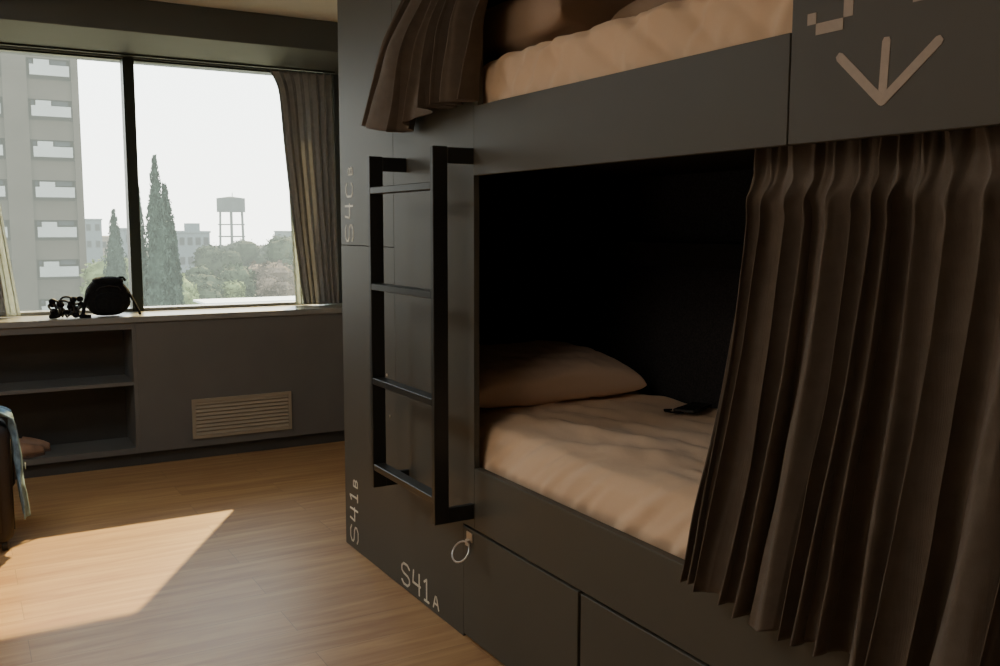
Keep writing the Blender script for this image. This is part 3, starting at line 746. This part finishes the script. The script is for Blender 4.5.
specs = [  # x, y, top z, radius, foliage
 (20.5, 66, -.35, 2.2, 'leaf2'), (23.5, 80, .45, 2.6, 'leaf2'), (28.5, 92, .75, 2.8, 'leaf2'), (33.0, 96, 1.15, 2.9, 'leaf2'), (38.5, 104, .9, 3.2, 'leaf2'), (17.0, 63, -.75, 2.2, 'leaf3'),
 (12.3, 61, -.60, 2.2, 'leaf2'), (14.6, 62, -1.0, 2.1, 'leaf2'), (44, 118, .6, 3.4, 'leaf2'), (9.8, 57, -1.1, 1.9, 'leaf4'), (6.5, 63, -.55, 1.9, 'leaf4'), (8.2, 70, -.4, 2.0, 'leaf4'), (19.5, 88, -.2, 2.3, 'leaf2'),
 (22.0, 70, -1.4, 1.9, 'leaf3'), (18.8, 58, -1.5, 1.7, 'leaf3'), (11.8, 58, -1.9, 1.5, 'leaf2'), (15.9, 58, -1.6, 1.5, 'leaf3'), (25.3, 100, .1, 2.5, 'leaf2'), (48.5, 128, 1.0, 3.4, 'leaf2'), (21.0, 60, -1.9, 1.6, 'leaf4'), (13.7, 59, -1.9, 1.3, 'leaf4'),
 (40.5, 140, .3, 3.2, 'leaf2'), (46.5, 155, .2, 3.2, 'leaf2'), (33.5, 135, -.1, 3, 'leaf2'), (7.9, 45.8, -2.0, 1.3, 'leaf2'), (6.3, 44.3, -2.4, 1.2, 'leaf2')]
DESC = {'leaf2': 'dull green', 'leaf3': 'brownish dry', 'leaf4': 'yellow-green'}
for i, (x, y, zt, r, k) in enumerate(specs):
    o = tree(x, y, zt, r, M[k], DESC[k]+' bushy tree in the hazy belt of trees below the horizon', 100+i)
for o in C.objects:
    if o.name.startswith('broadleaf_tree'):
        o['group'] = ('dull green' if 'dull' in o['label'] else 'brownish' if 'brownish' in o['label'] else 'yellow-green')+' trees below the horizon'

# ------------------------------------------------------------------ light
w = bpy.data.worlds.new('sky'); scene.world = w; w.use_nodes = True; nt = w.node_tree
bg = nt.nodes['Background']; tc = N(nt, 'ShaderNodeTexCoord'); sx = N(nt, 'ShaderNodeSeparateXYZ'); rp = N(nt, 'ShaderNodeValToRGB')
nt.links.new(tc.outputs['Generated'], sx.inputs[0]); nt.links.new(sx.outputs['Z'], rp.inputs[0]); nt.links.new(rp.outputs[0], bg.inputs[0])
e = rp.color_ramp.elements; e[0].position = 0; e[0].color = (1, .955, .90, 1); e[1].position = .30; e[1].color = (.90, .955, 1, 1)
bg.inputs[1].default_value = 6.5
sd = bpy.data.lights.new('sun', 'SUN'); sd.energy = 18; sd.angle = math.radians(.6); sd.color = (1, .70, .30)
so = bpy.data.objects.new('sun', sd); C.objects.link(so); so.location = (4, 12, 9)
so.rotation_euler = Vector((-.553, -1, -.79)).to_track_quat('-Z', 'Y').to_euler()
ld = bpy.data.lights.new('ceiling_fill', 'AREA'); ld.shape = 'DISK'; ld.size = 1.1; ld.energy = 18; ld.color = (1, .84, .67)  # added warm fill for beds and bunk front, no fitting seen here
lo = bpy.data.objects.new('ceiling_fill', ld); C.objects.link(lo); lo.location = (-2.1, 1.65, 2.54)
l3 = bpy.data.lights.new('side_fill', 'AREA'); l3.shape = 'DISK'; l3.size = .8; l3.energy = 3.5; l3.color = (1, .82, .62)  # low fill added to brighten the mattress sides, not a real fixture
lo3 = bpy.data.objects.new('side_fill', l3); C.objects.link(lo3); lo3.location = (-2.60, 1.9, 1.15); lo3.rotation_euler = (0, math.radians(-90), 0)
l2 = bpy.data.lights.new('ceiling_fill', 'AREA'); l2.shape = 'DISK'; l2.size = .9; l2.energy = 20; l2.color = (.88, .96, 1)  # cool fill added to lift the dark window end of the room
lo2 = bpy.data.objects.new('ceiling_fill', l2); C.objects.link(lo2); lo2.location = (-1.9, 3.7, 2.54)
pd = bpy.data.lights.new('window_portal', 'AREA'); pd.shape = 'RECTANGLE'; pd.size = WX1-WX0; pd.size_y = WZ1-WZ0; pd.cycles.is_portal = True
po = bpy.data.objects.new('window_portal', pd); C.objects.link(po); po.location = ((WX0+WX1)/2, YW+.12, (WZ0+WZ1)/2)
po.rotation_euler = (math.radians(-90), 0, 0)

# ------------------------------------------------------------------ camera
cd = bpy.data.cameras.new('camera'); cam = bpy.data.objects.new('camera', cd); C.objects.link(cam); scene.camera = cam
cd.sensor_width = 36; cd.lens = 938.93*36/1000; cd.clip_start = .02; cd.clip_end = 800
yaw, pit, rol = [math.radians(a) for a in (30.1114, -6.4153, .1041)]
fw = Vector((math.sin(yaw)*math.cos(pit), math.cos(yaw)*math.cos(pit), math.sin(pit)))
r_ = Vector((math.cos(yaw), -math.sin(yaw), 0)); u_ = r_.cross(fw)
r2 = r_*math.cos(rol)+u_*math.sin(rol); u2 = -r_*math.sin(rol)+u_*math.cos(rol)
R3 = Matrix((r2, u2, -fw)).transposed()
cam.matrix_world = Matrix.Translation((-1.4468, 0, 1.4)) @ R3.to_4x4()
scene.view_settings.view_transform = 'AgX'; scene.view_settings.look = 'None'; scene.view_settings.exposure = 0.0; scene.view_settings.gamma = 1.04
scene.cycles.max_bounces = 14; scene.cycles.diffuse_bounces = 8; scene.cycles.transparent_max_bounces = 16
